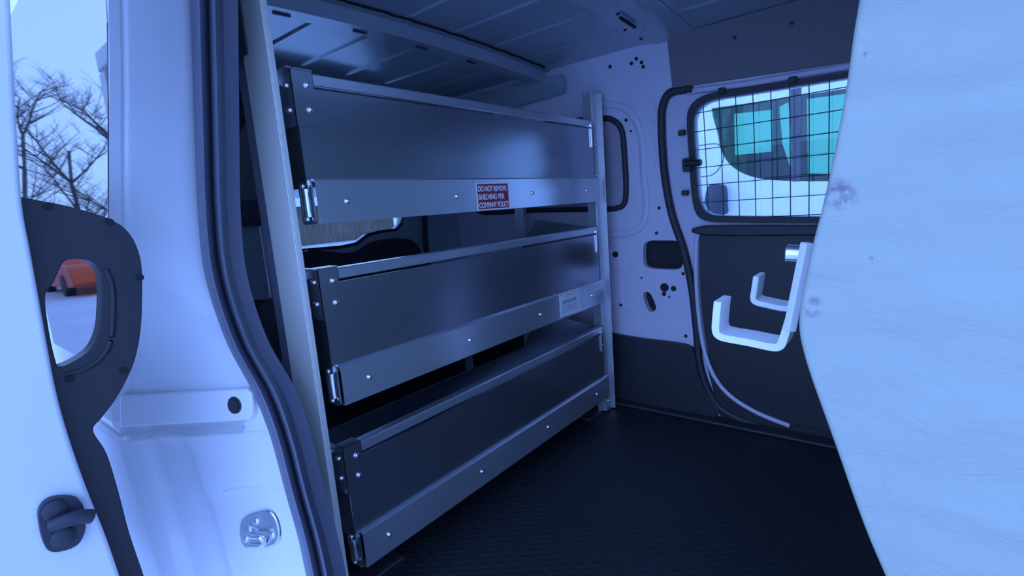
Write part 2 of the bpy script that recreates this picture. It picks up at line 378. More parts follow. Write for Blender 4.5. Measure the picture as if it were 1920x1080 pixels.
# gusset at the roof corner behind the rack
bm = bmesh.new()
g = [(-1.90, 1.325), (-1.43, 1.345), (-1.175, 1.355), (-1.165, 1.41), (-1.18, 1.43), (-1.90, 1.45)]
region(bm, g, [], YP(1.895), 0.0, 0.03); obj('cant_rail', bm, 'roof_paint', wall, bevel=0.006)

p = W(850, 176, 2, 1.465); bm = bmesh.new(); tube(bm, [(p.x+0.062*math.cos(a*math.pi/16), p.y+0.062*math.sin(a*math.pi/16), 1.476) for a in range(32)], 0.007, 8, True); disc(bm, (p.x, p.y, 1.487), (0, 0, -1), 0.055, 0.012, 28, dome=0.006); obj('round_boss', bm, 'roof_paint', ceil, smooth=50)
# black wheel-side trim along the foot of the far wall
tr = [(1050, 612), (1145, 622), (1200, 632), (1265, 640), (1298, 648), (1306, 668), (1312, 700), (1328, 735), (1352, 768), (1300, 766), (1240, 758), (1150, 745), (1050, 730)]
bm = bmesh.new(); pts = px_fw(tr, 4)
pts = [(u, max(v, 0.002)) for u, v in pts]
region(bm, [(-1.92, 0.002), (-0.60, 0.002)] + px_fw([(1352, 768), (1328, 735), (1312, 700), (1306, 668), (1298, 648), (1265, 640), (1200, 632), (1145, 622)], 4, False) + [(-1.92, 0.42)], [], WALL, 0.001, 0.022)
tag(obj('trim_3', bm, 'black_plastic', bevel=0.008), 'black moulded plastic trim along the foot of the far wall', 'trim', kind='structure')
# sill step in front of the trim
bm = bmesh.new(); box(bm, -1.6, 0.6, 1.90, 1.97, 0.0, 0.012)
tag(obj('trim_4', bm, 'rubber', bevel=0.005), 'low black step edge between floor mat and far wall', 'trim', kind='structure')

# ---- far sliding door
win_px = [(1302, 240), (1304, 215), (1318, 197), (1345, 186), (1400, 177), (1480, 164), (1585, 147), (1680, 132), (1700, 200), (1700, 404), (1585, 406), (1480, 406), (1380, 405), (1335, 402), (1318, 388), (1310, 360), (1306, 300)]
win = px_fw(win_px, 5)
door = thing('door_2', 'closed far sliding door with wire guarded window and black lower trim', 'door', kind='structure')
dl = [(p[0]+0.012, p[1]) for p in sl if p[1] > 0.02 and p[0] < 0.0]
do = [(dl[-1][0], 0.0), (0.6, 0.0), (0.6, 1.29), (-0.59, 1.29)] + dl
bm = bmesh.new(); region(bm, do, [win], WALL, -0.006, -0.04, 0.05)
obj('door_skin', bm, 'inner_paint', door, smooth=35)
# weatherstrip round the door
bm = bmesh.new(); tube(bm, [(u, yw(v)-0.004, v) for u, v in sl if v > 0.0], 0.016, 8, False, 0.9, up=(0, 1, 0)); obj('weatherstrip', bm, 'rubber', door, smooth=60)
# window rubber
bm = bmesh.new(); region(bm, px_fw([(1290, 240), (1292, 208), (1308, 187), (1340, 174), (1400, 165), (1480, 153), (1585, 136), (1690, 120), (1712, 200), (1712, 417), (1585, 418), (1480, 418), (1380, 417), (1326, 414), (1306, 398), (1298, 360), (1294, 300)], 5), [win], WALL, -0.004, 0.012, 0.05)
obj('window_rubber', bm, 'rubber', door, bevel=0.004)
bm = bmesh.new(); region(bm, win, [], WALL, -0.022, -0.026, 0.08); obj('pane', bm, 'clear_glass', door)
# header fold above window, light flange that borders the trim
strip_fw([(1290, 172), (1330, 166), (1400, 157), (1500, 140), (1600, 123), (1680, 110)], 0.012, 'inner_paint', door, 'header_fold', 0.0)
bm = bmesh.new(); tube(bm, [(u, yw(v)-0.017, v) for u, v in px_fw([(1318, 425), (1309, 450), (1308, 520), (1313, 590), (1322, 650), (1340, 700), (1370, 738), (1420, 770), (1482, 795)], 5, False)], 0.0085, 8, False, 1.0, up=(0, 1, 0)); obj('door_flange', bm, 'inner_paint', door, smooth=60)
bm = bmesh.new(); region(bm, px_fw([(1322, 424), (1540, 424), (1680, 424), (1680, 600), (1680, 830), (1600, 815), (1482, 792), (1420, 766), (1372, 734), (1344, 698), (1328, 650), (1319, 590), (1314, 520), (1314, 450)], 4), [], WALL, -0.004, 0.014, 0.08)
obj('door_trim', bm, 'black_plastic', door, bevel=0.008)
lo_ = [(u, max(v, 0.003)) for u, v in smoothpts([FW(*p) for p in ((1322, 655), (1340, 700), (1370, 738), (1420, 770), (1482, 795), (1560, 818), (1680, 845))], 4)]
lo_ = [(u, v+0.02) for u, v in lo_]
bm = bmesh.new(); region(bm, [(lo_[0][0]-0.012, lo_[0][1])] + lo_ + [(lo_[-1][0], 0.002), (lo_[0][0]+0.06, 0.002)], [], WALL, -0.004, 0.008)
obj('lower_trim', bm, 'black_plastic', door)
bm = bmesh.new(); region(bm, px_fw([(1322, 422), (1540, 421), (1680, 420), (1680, 438), (1540, 440), (1322, 440)], 3), [], WALL, 0.014, 0.034, 0.08)
obj('trim_ledge', bm, 'black_plastic', door, bevel=0.006)

# ---- felt header panel over the far door
bm = bmesh.new(); region(bm, [FW(1263, 166), FW(1400, 146), FW(1500, 131), FW(1605, 114), FW(1700, 100), (0.5, 1.46), (FW(1252, 60)[0], 1.46)], [], WALL, 0.002, 0.014, 0.06)
hl = obj('trim_5', bm, 'grey_felt', smooth=40, bevel=0.003); tag(hl, 'grey felt header panel above the far sliding door', 'trim panel', kind='structure')
for p in ((1380, 72), (1487, 45)):
    u, v = FW(*p)
    if v < 1.455:
        bm = bmesh.new(); disc(bm, (u, yw(v)-0.013, v), (0, -1, 0), 0.006, 0.003); obj('trim_clip', bm, 'black_plastic', hl)

# ---- rear wall: two rear doors with windows
XR = -1.95
hump = [(560, 470), (640, 463), (668, 457), (690, 440), (715, 434), (742, 431), (752, 420), (757, 400)]
hp = px_x(hump, XR)
w1 = hp + [(hp[-1][0]+0.0, 1.37), (hp[-1][0]-0.05, 1.42), (0.98, 1.42), (0.98, hp[0][1]-0.01)]
w0 = px_x([(432, 500), (438, 485), (441, 462), (439, 425)], XR)
w0 = [(w0[0][0]-0.03, w0[0][1]-0.03)] + w0 + [(w0[-1][0], 1.42), (0.50, 1.42), (0.50, w0[0][1]-0.03)]
split = 0.90
def reardoor(name, y0, y1, hole, label):
    t = thing(name, label, 'door', kind='structure')
    bm = bmesh.new(); region(bm, [(y0, 0), (y1, 0), (y1, 1.50), (y0, 1.50)], [hole], XP(XR), 0.0, -0.04); obj('door_skin', bm, 'roof_paint', t)
    bm = bmesh.new(); region(bm, hole, [], XP(XR), -0.028, -0.032); obj('pane', bm, 'clear_glass', t)
    bm = bmesh.new(); tube(bm, [(XR, u, v) for u, v in hole], 0.008, 6, True); obj('window_seal', bm, 'rubber', t)
    return t
d3 = reardoor('door_3', 0.36, split-0.004, w0, 'narrow rear door seen left of the near rack post')
d4 = reardoor('door_4', split+0.004, 1.97, w1, 'wide rear door whose window shows snow outside')
bm = bmesh.new(); region(bm, px_x([(540, 482), (640, 475), (668, 470), (690, 456), (712, 450), (745, 447), (768, 453), (782, 475), (790, 520), (790, 640), (540, 640)], XR, 3), [], XP(XR), 0.0, 0.035); obj('door_trim', bm, 'black_plastic', d4, bevel=0.01)
boxo('lower_trim', (XR, XR+0.025, 0.93, 1.90, 0.02, 0.52), 'black_plastic', d4, bevel=0.01)
bm = bmesh.new(); q = px_x([(796, 400), (797, 440), (802, 500), (806, 560)], XR+0.03); tube(bm, [(XR+0.03, u, v) for u, v in q], 0.014, 8); obj('weatherstrip', bm, 'rubber', d4)
bm = bmesh.new(); region(bm, [(0.62, 0.0), (0.89, 0.0), (0.89, 0.62), (0.62, 0.66)], [], XP(XR), 0, 0.03); obj('door_trim', bm, 'black_plastic', d3, bevel=0.01)
bm = bmesh.new(); region(bm, px_x([(400, 10), (500, 30), (520, 424), (445, 424), (400, 430)], XR+0.04), [], XP(XR+0.02), 0, 0.02); obj('window_blind', bm, 'black_plastic', d3)

# ---- near body side: door jamb (lofted), outer skin with quarter window
outer_px = [(140, -390), (172, -250), (198, -90), (205, 100), (205, 250), (205, 400), (206, 560), (206, 700), (206, 760), (212, 800), (232, 870), (255, 940), (278, 1010), (300, 1090), (325, 1180)]
inner_px = [(324, -350), (345, -220), (362, -90), (370, 100), (374, 250), (380, 400), (400, 545), (440, 660), (463, 710), (492, 760), (520, 840), (542, 920), (560, 990), (583, 1090), (605, 1180)]
# resample both to matching rows
def resample(pts, n):
    P = [Vector(p) for p in smoothpts(pts, 8)]; L = [0]
    for a, b in zip(P, P[1:]): L.append(L[-1]+(b-a).length)
    out = []
    for i in range(n):
        t = L[-1]*i/(n-1); k = max(j for j in range(len(L)) if L[j] <= t+1e-9); k = min(k, len(P)-2)
        out.append(P[k].lerp(P[k+1], (t-L[k])/(L[k+1]-L[k])))
    return out
N = 420
o3 = [W(p[0], p[1], 1, 0.25) for p in resample(outer_px, N)]
i3 = [W(p[0], p[1], 1, 0.40) for p in resample(inner_px, N)]
bm = bmesh.new(); rows = []; T = 64
op = resample(outer_px, N); ip = resample(inner_px, N)
for a, b, pa, pb in zip(o3, i3, op, ip):
    nrm = Vector((0.15, -(b.x-a.x) if b.x < a.x else -0.0, 0)); nrm = Vector((b.y-a.y, -(b.x-a.x), 0)).normalized()
    if nrm.x < 0: nrm = -nrm
    row = []
    for k in range(T+1):
        t = k/T; p = a.lerp(b, t); zz = p.z
        d = -0.004*math.exp(-((t-0.15)/0.02)**2)
        lo = min(1, max(0, (0.50-zz)/0.06))
        d -= 0.030*lo*(1/(1+math.exp(-(t-0.14)/0.012)))*(1/(1+math.exp((t-0.44)/0.03)))
        d -= 0.004*lo*math.exp(-((t-0.1)/0.015)**2)
        q2 = pa.lerp(pb, t)                       # pressed channel of the door track under its cover
        edge = min(1, max(0, (460-q2[0])/5+0.5))*min(1, max(0, (q2[0]-212)/8))
        top_ = 798-(q2[0]-238)*0.034; bot_ = 822-(q2[0]-238)*0.055
        d -= 0.022*edge*min(1, max(0, (q2[1]-top_+8)/4))*min(1, max(0, (bot_-q2[1])/12+0.5))
        d -= 0.006*min(1, max(0, (q2[1]-(935-(q2[0]-330)*0.28))/40))*min(1, max(0, (q2[0]-330)/60))
        row.append(bm.verts.new(p+nrm*d))
    rows.append(row)
for A, B in zip(rows, rows[1:]):
    for k in range(T): bm.faces.new([A[k], A[k+1], B[k+1], B[k]])
for row in rows:
    for v_ in row: v_.co.z = min(v_.co.z, 1.462)
for p_ in o3+i3: p_.z = min(p_.z, 1.462)
# inner return into the van and outer skin going rearwards
inn = [bm.verts.new((p.x-0.10, 0.44, p.z)) for p in i3]
out = [bm.verts.new((-1.97, 0.25, p.z)) for p in o3]
for i in range(N-1):
    bm.faces.new([rows[i][T], inn[i], inn[i+1], rows[i+1][T]]); bm.faces.new([rows[i][0], rows[i+1][0], out[i+1], out[i]])
inn2 = [bm.verts.new((-1.97, 0.44, p.z)) for p in i3]
for i in range(N-1): bm.faces.new([inn[i], inn2[i], inn2[i+1], inn[i+1]])
bm.normal_update(); jbvh = BVHTree.FromBMesh(bm)
jamb = tag(obj('wall_right', bm, 'white_paint', smooth=50), 'white body pillar and side beside the open doorway', 'wall', kind='structure')
def J(px, py, off=0.0):
    d = ray(px, py).normalized(); r = jbvh.ray_cast(CAM, d)
    if r[0] is None: return None, None
    n = r[1] if r[1].dot(d) < 0 else -r[1]
    return r[0]+n*off, n
def plate_on_jamb(bm, pts, t0, t1, c=None, closed_n=1):
    """flat plate lying on the pillar, outlined by sight lines that meet a plane tangent to it"""
    c = c or (sum(p[0] for p in pts)/len(pts), sum(p[1] for p in pts)/len(pts))
    P0, n0 = J(*c); n0 = n0.normalized()
    V = []
    for (a, b) in pts:
        d = ray(a, b); V.append(CAM+d*((P0-CAM).dot(n0)/d.dot(n0)))
    A = [bm.verts.new(v+n0*t0) for v in V]; B = [bm.verts.new(v+n0*t1) for v in V]
    bm.faces.new(A); bm.faces.new(list(reversed(B)))
    for i in range(len(A)): bm.faces.new([A[i-1], A[i], B[i], B[i-1]])
    return P0, n0
cov = [(238, 737), (476, 722), (490, 745), (487, 772), (474, 784), (238, 798)]
bm = bmesh.new(); plate_on_jamb(bm, [(238, 738), (360, 731), (440, 727), (474, 725), (483, 732), (486, 755), (485, 775), (478, 783), (440, 786), (238, 797)], -0.006, 0.016)
rc = obj('rail_cover', bm, 'white_paint', jamb, bevel=0.004)
bm = bmesh.new(); p, n = J(453, 756, 0.010); disc(bm, p, n, 0.017, 0.008, 24); disc(bm, p+n*0.008, n, 0.011, 0.003, 20); obj('plug', bm, 'black_plastic', jamb, bevel=0.002)
# lower pressed step beneath the slot
bm = bmesh.new(); q = [J(x, y, -0.004)[0] for x, y in smoothpts([(248, 829), (330, 820), (430, 815), (500, 812)], 5)]; tube(bm, q, 0.007, 8); obj('pressed_edge', bm, 'white_paint', jamb, smooth=60)
bm = bmesh.new(); q = [J(x, y, -0.004)[0] for x, y in smoothpts([(420, 925), (440, 918), (480, 916), (520, 915)], 5)]; tube(bm, q, 0.006, 8); obj('pressed_edge', bm, 'white_paint', jamb, smooth=60)
# striker
st = thing('door_striker', 'small galvanised striker plate low on the white door pillar', 'striker')
bm = bmesh.new(); P0, n0 = plate_on_jamb(bm, smoothpts([(460, 968), (480, 958), (505, 953), (520, 965), (528, 988), (527, 1010), (515, 1022), (485, 1028), (464, 1026), (454, 1010), (452, 985)], 3, True), -0.004, 0.006)
obj('plate', bm, 'galvanised', st, bevel=0.004)
bm = bmesh.new(); q = [J(x, y)[0]+n0*h for x, y, h in ((470, 985, 0.004), (482, 996, 0.016), (500, 997, 0.018), (506, 1005, 0.016), (498, 1018, 0.01), (470, 1020, 0.004))]; tube(bm, smoothpts(q, 4), 0.005, 8); obj('loop', bm, 'bolt_metal', st, smooth=60)
for x, y in ((485, 975), (466, 1008), (515, 1000)):
    bm = bmesh.new(); p, n = J(x, y); disc(bm, p+n0*0.005, n0, 0.007, 0.003, 12, dome=0.002); obj('bolt', bm, 'galvanised', st)
# outer quarter window
bm = bmesh.new(); zz = sorted(set([0.62, 0.7, 0.8, 0.9, 1.0, 1.1, 1.2, 1.3, 1.38]))
def edge_x(z):
    for a, b in zip(o3, o3[1:]):
        if (a.z-z)*(b.z-z) <= 0 and a.z != b.z: return a.x+(b.x-a.x)*(z-a.z)/(b.z-a.z)
    return o3[0].x
for y0 in (0.244,):
    pts = [(edge_x(z)-0.003, z) for z in zz] + [(-1.88, z) for z in reversed(zz)]
    region(bm, pts, [], YP(0.25), 0.0006, 0.0016)
wq = tag(obj('window_1', bm, 'dark_glass'), 'dark rear quarter window reflecting bare trees and sky', 'window', kind='structure')

# weatherstrip of the near doorway: two ribs and a carrier
oc = [(316, -350), (338, -200), (355, -60), (361, 100), (366, 250), (372, 400), (386, 520), (425, 640), (475, 735), (508, 820), (535, 920), (560, 1010), (575, 1080), (590, 1150)]
ic = [(372, -350), (396, -200), (415, -60), (420, 100), (423, 250), (427, 400), (440, 520), (478, 640), (530, 735), (560, 820), (585, 920), (610, 1010), (626, 1080), (640, 1150)]
A_ = resample(oc, 80); B_ = resample(ic, 80)
ws = thing('trim_6', 'thick black rubber weatherstrip edging the open doorway', 'weatherstrip', kind='structure')
def ribbon(f0, f1, lift, name, material):
    bm = bmesh.new(); rows = []; M = 8
    for a, b in zip(A_, B_):
        row = []
        for k in range(M+1):
            f = f0+(f1-f0)*k/M; q = a.lerp(b, f); yb = 0.385+0.05*f - lift*math.sin(math.pi*k/M)
            row.append(bm.verts.new(W(q[0], q[1], 1, yb)))
        for k in (M, 0):
            f = f0+(f1-f0)*k/M; q = a.lerp(b, f); p = W(q[0], q[1], 1, 0.385+0.05*f); row.append(bm.verts.new(p+Vector((0, 0.025, 0))))
        for v_ in row: v_.co.z = min(v_.co.z, 1.475)
        rows.append(row)
    L = len(rows[0])
    for R0, R1 in zip(rows, rows[1:]):
        for k in range(L): bm.faces.new([R0[k], R0[(k+1) % L], R1[(k+1) % L], R1[k]])
    bm.faces.new(rows[0]); bm.faces.new(list(reversed(rows[-1])))
    return obj(name, bm, material, ws, smooth=50)
ribbon(-0.02, 0.55, 0.016, 'outer_lip', 'seal_rubber'); ribbon(0.50, 1.0, 0.022, 'inner_bulb', 'seal_rubber')
# dark inner trim behind the strip at the bottom rear corner
bm = bmesh.new(); box(bm, -1.30, 0.7, 0.40, 0.415, -0.06, 0.0)
tag(obj('trim_7', bm, 'black_plastic'), 'black sill edge under the open doorway', 'sill', kind='structure')

# ---- open sliding door pushed back along the body (its front end faces us)
sd = thing('door_1', 'white sliding door pushed open at the left with black grab trim', 'door', kind='structure')
XD = -0.95
dc = px_x(smoothpts([(16, -60), (20, 0), (26, 120), (33, 250), (42, 380), (58, 470), (76, 570), (92, 660), (108, 740), (130, 820), (163, 915), (197, 1000), (225, 1080), (250, 1160)], 4), XD)
bm = bmesh.new(); region(bm, dc + [(-0.06, dc[-1][1]), (-0.10, 0.5), (-0.06, dc[0][1])], [], XP(XD), 0.0, -0.09)
obj('door_shell', bm, 'white_paint', sd, bevel=0.012, seg=4)
bm = bmesh.new(); box(bm, XD-0.95, XD-0.09, -0.04, 0.06, 0.02, 0.80); obj('door_skin', bm, 'white_paint', sd, bevel=0.012)
bm = bmesh.new(); box(bm, XD-0.95, XD-0.09, -0.03, 0.02, 1.38, 1.44); box(bm, XD-0.95, XD-0.88, -0.03, 0.02, 0.80, 1.38); obj('window_frame', bm, 'white_paint', sd, bevel=0.008)
bm = bmesh.new(); box(bm, XD-0.88, XD-0.09, -0.012, -0.008, 0.80, 1.38); obj('pane', bm, 'clear_glass', sd)
XT = -0.985
to = smoothpts([(30, 372), (80, 377), (130, 387), (180, 401), (215, 415), (240, 434), (257, 463), (266, 500), (267, 560), (264, 620), (254, 672), (238, 712), (215, 752), (190, 785), (175, 808),
      (200, 850), (222, 920), (243, 1000), (270, 1080), (290, 1150), (235, 1150), (205, 1080), (170, 1000), (110, 830), (88, 740), (60, 570), (30, 420)], 4, True)
th = smoothpts([(120, 491), (145, 486), (170, 490), (185, 505), (191, 530), (191, 580), (186, 622), (170, 655), (140, 677), (112, 688), (104, 675), (92, 620), (85, 555), (100, 530)], 4, True)
P3 = px_x(to, XT); H3 = px_x(th, XT)
bm = bmesh.new(); region(bm, P3, [H3], XP(XT), 0.0, -0.035)
obj('grab_trim', bm, 'black_plastic', sd, bevel=0.008, seg=3)
# raised lip around the grab hole
bm = bmesh.new(); H4 = px_x(smoothpts([(200, 505), (212, 540), (213, 590), (208, 640), (190, 672), (160, 692), (125, 702)], 5), XT+0.002); tube(bm, [(XT-0.002, u, v) for u, v in H4], 0.005, 8); obj('grab_rim', bm, 'black_plastic', sd, smooth=60)
for x, y in ((90, 387), (205, 416), (262, 520), (231, 695), (130, 711)):
    p = W(x, y, 0, XT); bm = bmesh.new(); disc(bm, p, (1, 0, 0), 0.0055, 0.003, 12); obj('trim_clip', bm, 'hole_dark', sd)
# latch block
la = bmesh.new(); region(la, px_x(smoothpts([(70, 955), (85, 935), (110, 928), (140, 930), (153, 945), (157, 965), (155, 995), (140, 1018), (110, 1029), (88, 1027), (78, 1010), (72, 985)], 3, True), XD), [], XP(XD), -0.004, 0.012)
obj('latch_plate', la, 'dark_trim', sd, bevel=0.004)
la = bmesh.new(); q = [W(x, y, 0, XD+h) for x, y, h in ((95, 985, 0.018), (125, 975, 0.026), (150, 968, 0.028), (172, 968, 0.026))]; tube(la, q, 0.010, 10); obj('latch_prong', la, 'dark_trim', sd, smooth=60)
for x, y in ((101, 955), (117, 1005)):
    la = bmesh.new(); p = W(x, y, 0, XD+0.010); disc(la, p, (1, 0, 0), 0.014, 0.006, 20, dome=0.003); obj('latch_bolt', la, 'dark_trim', sd, smooth=50)

# ================================================================ PARTITION on the right
YPN = 0.70
prof_px = [(1618, -80), (1610, 0), (1600, 60), (1588, 150), (1572, 240), (1554, 330), (1538, 400), (1520, 470), (1506, 540), (1498, 590), (1498, 625), (1505, 660), (1520, 710), (1545, 780), (1570, 850), (1598, 930), (1628, 1010), (1658, 1080), (1700, 1180)]
pp = [W(a, b, 1, YPN) for a, b in smoothpts(prof_px, 3)]
prof = [(p.x, p.z) for p in pp]
prof = [p for p in prof if 0.004 < p[1] < 1.45]
x_top = prof[0][0] + (prof[0][0]-prof[3][0])/(prof[0][1]-prof[3][1])*(1.45-prof[0][1])
prof = [(x_top, 1.45)] + prof
if prof[-1][1] > 0.01:
    prof.append((prof[-1][0]+0.03, 0.004))
part = thing('bulkhead_partition', 'white fuzzy board partition with curved edge filling the right side', 'partition')
bm = bmesh.new(); region(bm, prof + [(0.45, 0.004), (0.45, 1.45)], [], YP(YPN), 0.0, -0.03, 0.08)
obj('side_board', bm, 'fibre', part, bevel=0.006, seg=3)
bm = bmesh.new(); y0, y1 = YPN+0.032, 1.87; fr = []; bk = []
for (x, z) in prof:
    fr.append([bm.verts.new((x+0.004, y0, z)), bm.verts.new((x+0.004, y1, z))]); bk.append([bm.verts.new((x+0.03, y0, z)), bm.verts.new((x+0.03, y1, z))])
n = len(prof)
for i in range(n-1):
    bm.faces.new([fr[i][0], fr[i][1], fr[i+1][1], fr[i+1][0]]); bm.faces.new([bk[i][0], bk[i+1][0], bk[i+1][1], bk[i][1]])
    bm.faces.new([fr[i][0], fr[i+1][0], bk[i+1][0], bk[i][0]]); bm.faces.new([fr[i][1], bk[i][1], bk[i+1][1], fr[i+1][1]])
bm.faces.new([fr[0][0], bk[0][0], bk[0][1], fr[0][1]]); bm.faces.new([fr[-1][0], fr[-1][1], bk[-1][1], bk[-1][0]])
obj('back_board', bm, 'fibre', part, smooth=40)

# hooks bolted to the cargo face of the partition
hk = thing('hook_rack', 'white metal rack with two square hooks on the partition edge', 'hook rack')
def bentbar(bm, pts, wdt, th, *_):
    """flat bar bent in the X-Z plane; wdt along Y"""
    P = [Vector(p) for p in pts]; rings = []
    for i, p in enumerate(P):
        a = P[max(i-1, 0)]; b = P[min(i+1, len(P)-1)]; t = (b-a).normalized(); n_ = Vector((-t.z, 0, t.x))
        rings.append([bm.verts.new(p+n_*th/2*s+Vector((0, wdt/2*q, 0))) for s, q in ((1, -1), (1, 1), (-1, 1), (-1, -1))])
    for R0, R1 in zip(rings, rings[1:]):
        for k in range(4): bm.faces.new([R0[k], R0[(k+1) % 4], R1[(k+1) % 4], R1[k]])
    bm.faces.new(rings[0]); bm.faces.new(list(reversed(rings[-1])))
def hook(y, pxs, name='hook'):
    pts = [W(a, b, 1, y) for a, b in smoothpts(pxs, 4)]
    bm = bmesh.new(); bentbar(bm, pts, 0.052, 0.011); return obj(name, bm, 'hook_white', hk, bevel=0.003)
hook(0.80, [(1355, 560), (1352, 590), (1351, 612), (1356, 622), (1370, 627), (1410, 634), (1455, 643), (1468, 641), (1474, 632), (1487, 590), (1500, 540)])
hook(1.02, [(1424, 514), (1420, 540), (1418, 556), (1424, 563), (1440, 567), (1475, 574), (1492, 570), (1498, 550), (1512, 500)])
bm = bmesh.new(); a = W(1480, 620, 1, 0.765); b = W(1514, 455, 1, 0.765); tube(bm, [a, a.lerp(b, .5), b], 0.009, 4, up=(0, 1, 0)); obj('mounting_strip', bm, 'hook_white', hk, bevel=0.002)
bm = bmesh.new(); p = W(1509, 477, 1, 0.80); disc(bm, p, (-1, 0, 0.05), 0.013, 0.022, 16, dome=0.003); obj('bolt', bm, 'galvanised', hk, smooth=40)

# ================================================================ WINDOW GUARD
wg = thing('window_guard', 'black wire mesh guard across the far sliding door window', 'window guard')
def GW(u, v): return (u, yw(v)-0.016, v)
bm = bmesh.new()
def cut(lines, horiz):
    u0 = min(p[0] for p in win); u1 = max(p[0] for p in win)
sx = (FW(1449, 290)[0]-FW(1385, 290)[0])/2; x00 = FW(1417, 290)[0]
szs = (FW(1417, 232)[1]-FW(1417, 339)[1])/3; z00 = FW(1417, 268)[1]
k = -12
for k in range(-8, 16):
    x = x00+sx*k; zsin = [0.7+i*0.004 for i in range(180) if inside((x, 0.7+i*0.004), win)]
    if len(zsin) > 3:
        z0, z1 = zsin[0]-0.006, zsin[-1]+0.006; tube(bm, [GW(x, z0+(z1-z0)*i/8) for i in range(9)], 0.0017, 6)
for k in range(-12, 12):
    z = z00+szs*k; xin = [-0.9+i*0.004 for i in range(260) if inside((-0.9+i*0.004, z), win)]
    if len(xin) > 3: tube(bm, [(xin[0]-0.006, yw(z)-0.019, z), (xin[-1]+0.006, yw(z)-0.019, z)], 0.0017, 6)
obj('wire_grid', bm, 'dark_trim', wg)
for px, py in ((1356, 172), (1488, 152), (1281, 250), (1287, 362)):
    u, v = FW(px, py); bm = bmesh.new(); box(bm, u-0.012, u+0.012, yw(v)-0.024, yw(v)-0.004, v-0.009, v+0.011); obj('clip', bm, 'black_plastic', wg, bevel=0.003)
u, v = FW(1292, 308); u2, v2 = FW(1322, 305)
bm = bmesh.new(); region(bm, rrect(u-0.014, u+0.018, v-0.028, v+0.022, 0.008), [], WALL, 0.004, 0.035); obj('catch', bm, 'black_plastic', wg, bevel=0.004)
bm = bmesh.new(); tube(bm, [(u, yw(v)-0.04, v+0.002), (u2, yw(v2)-0.045, v2)], 0.012, 10); obj('catch_lever', bm, 'black_plastic', wg, smooth=60)

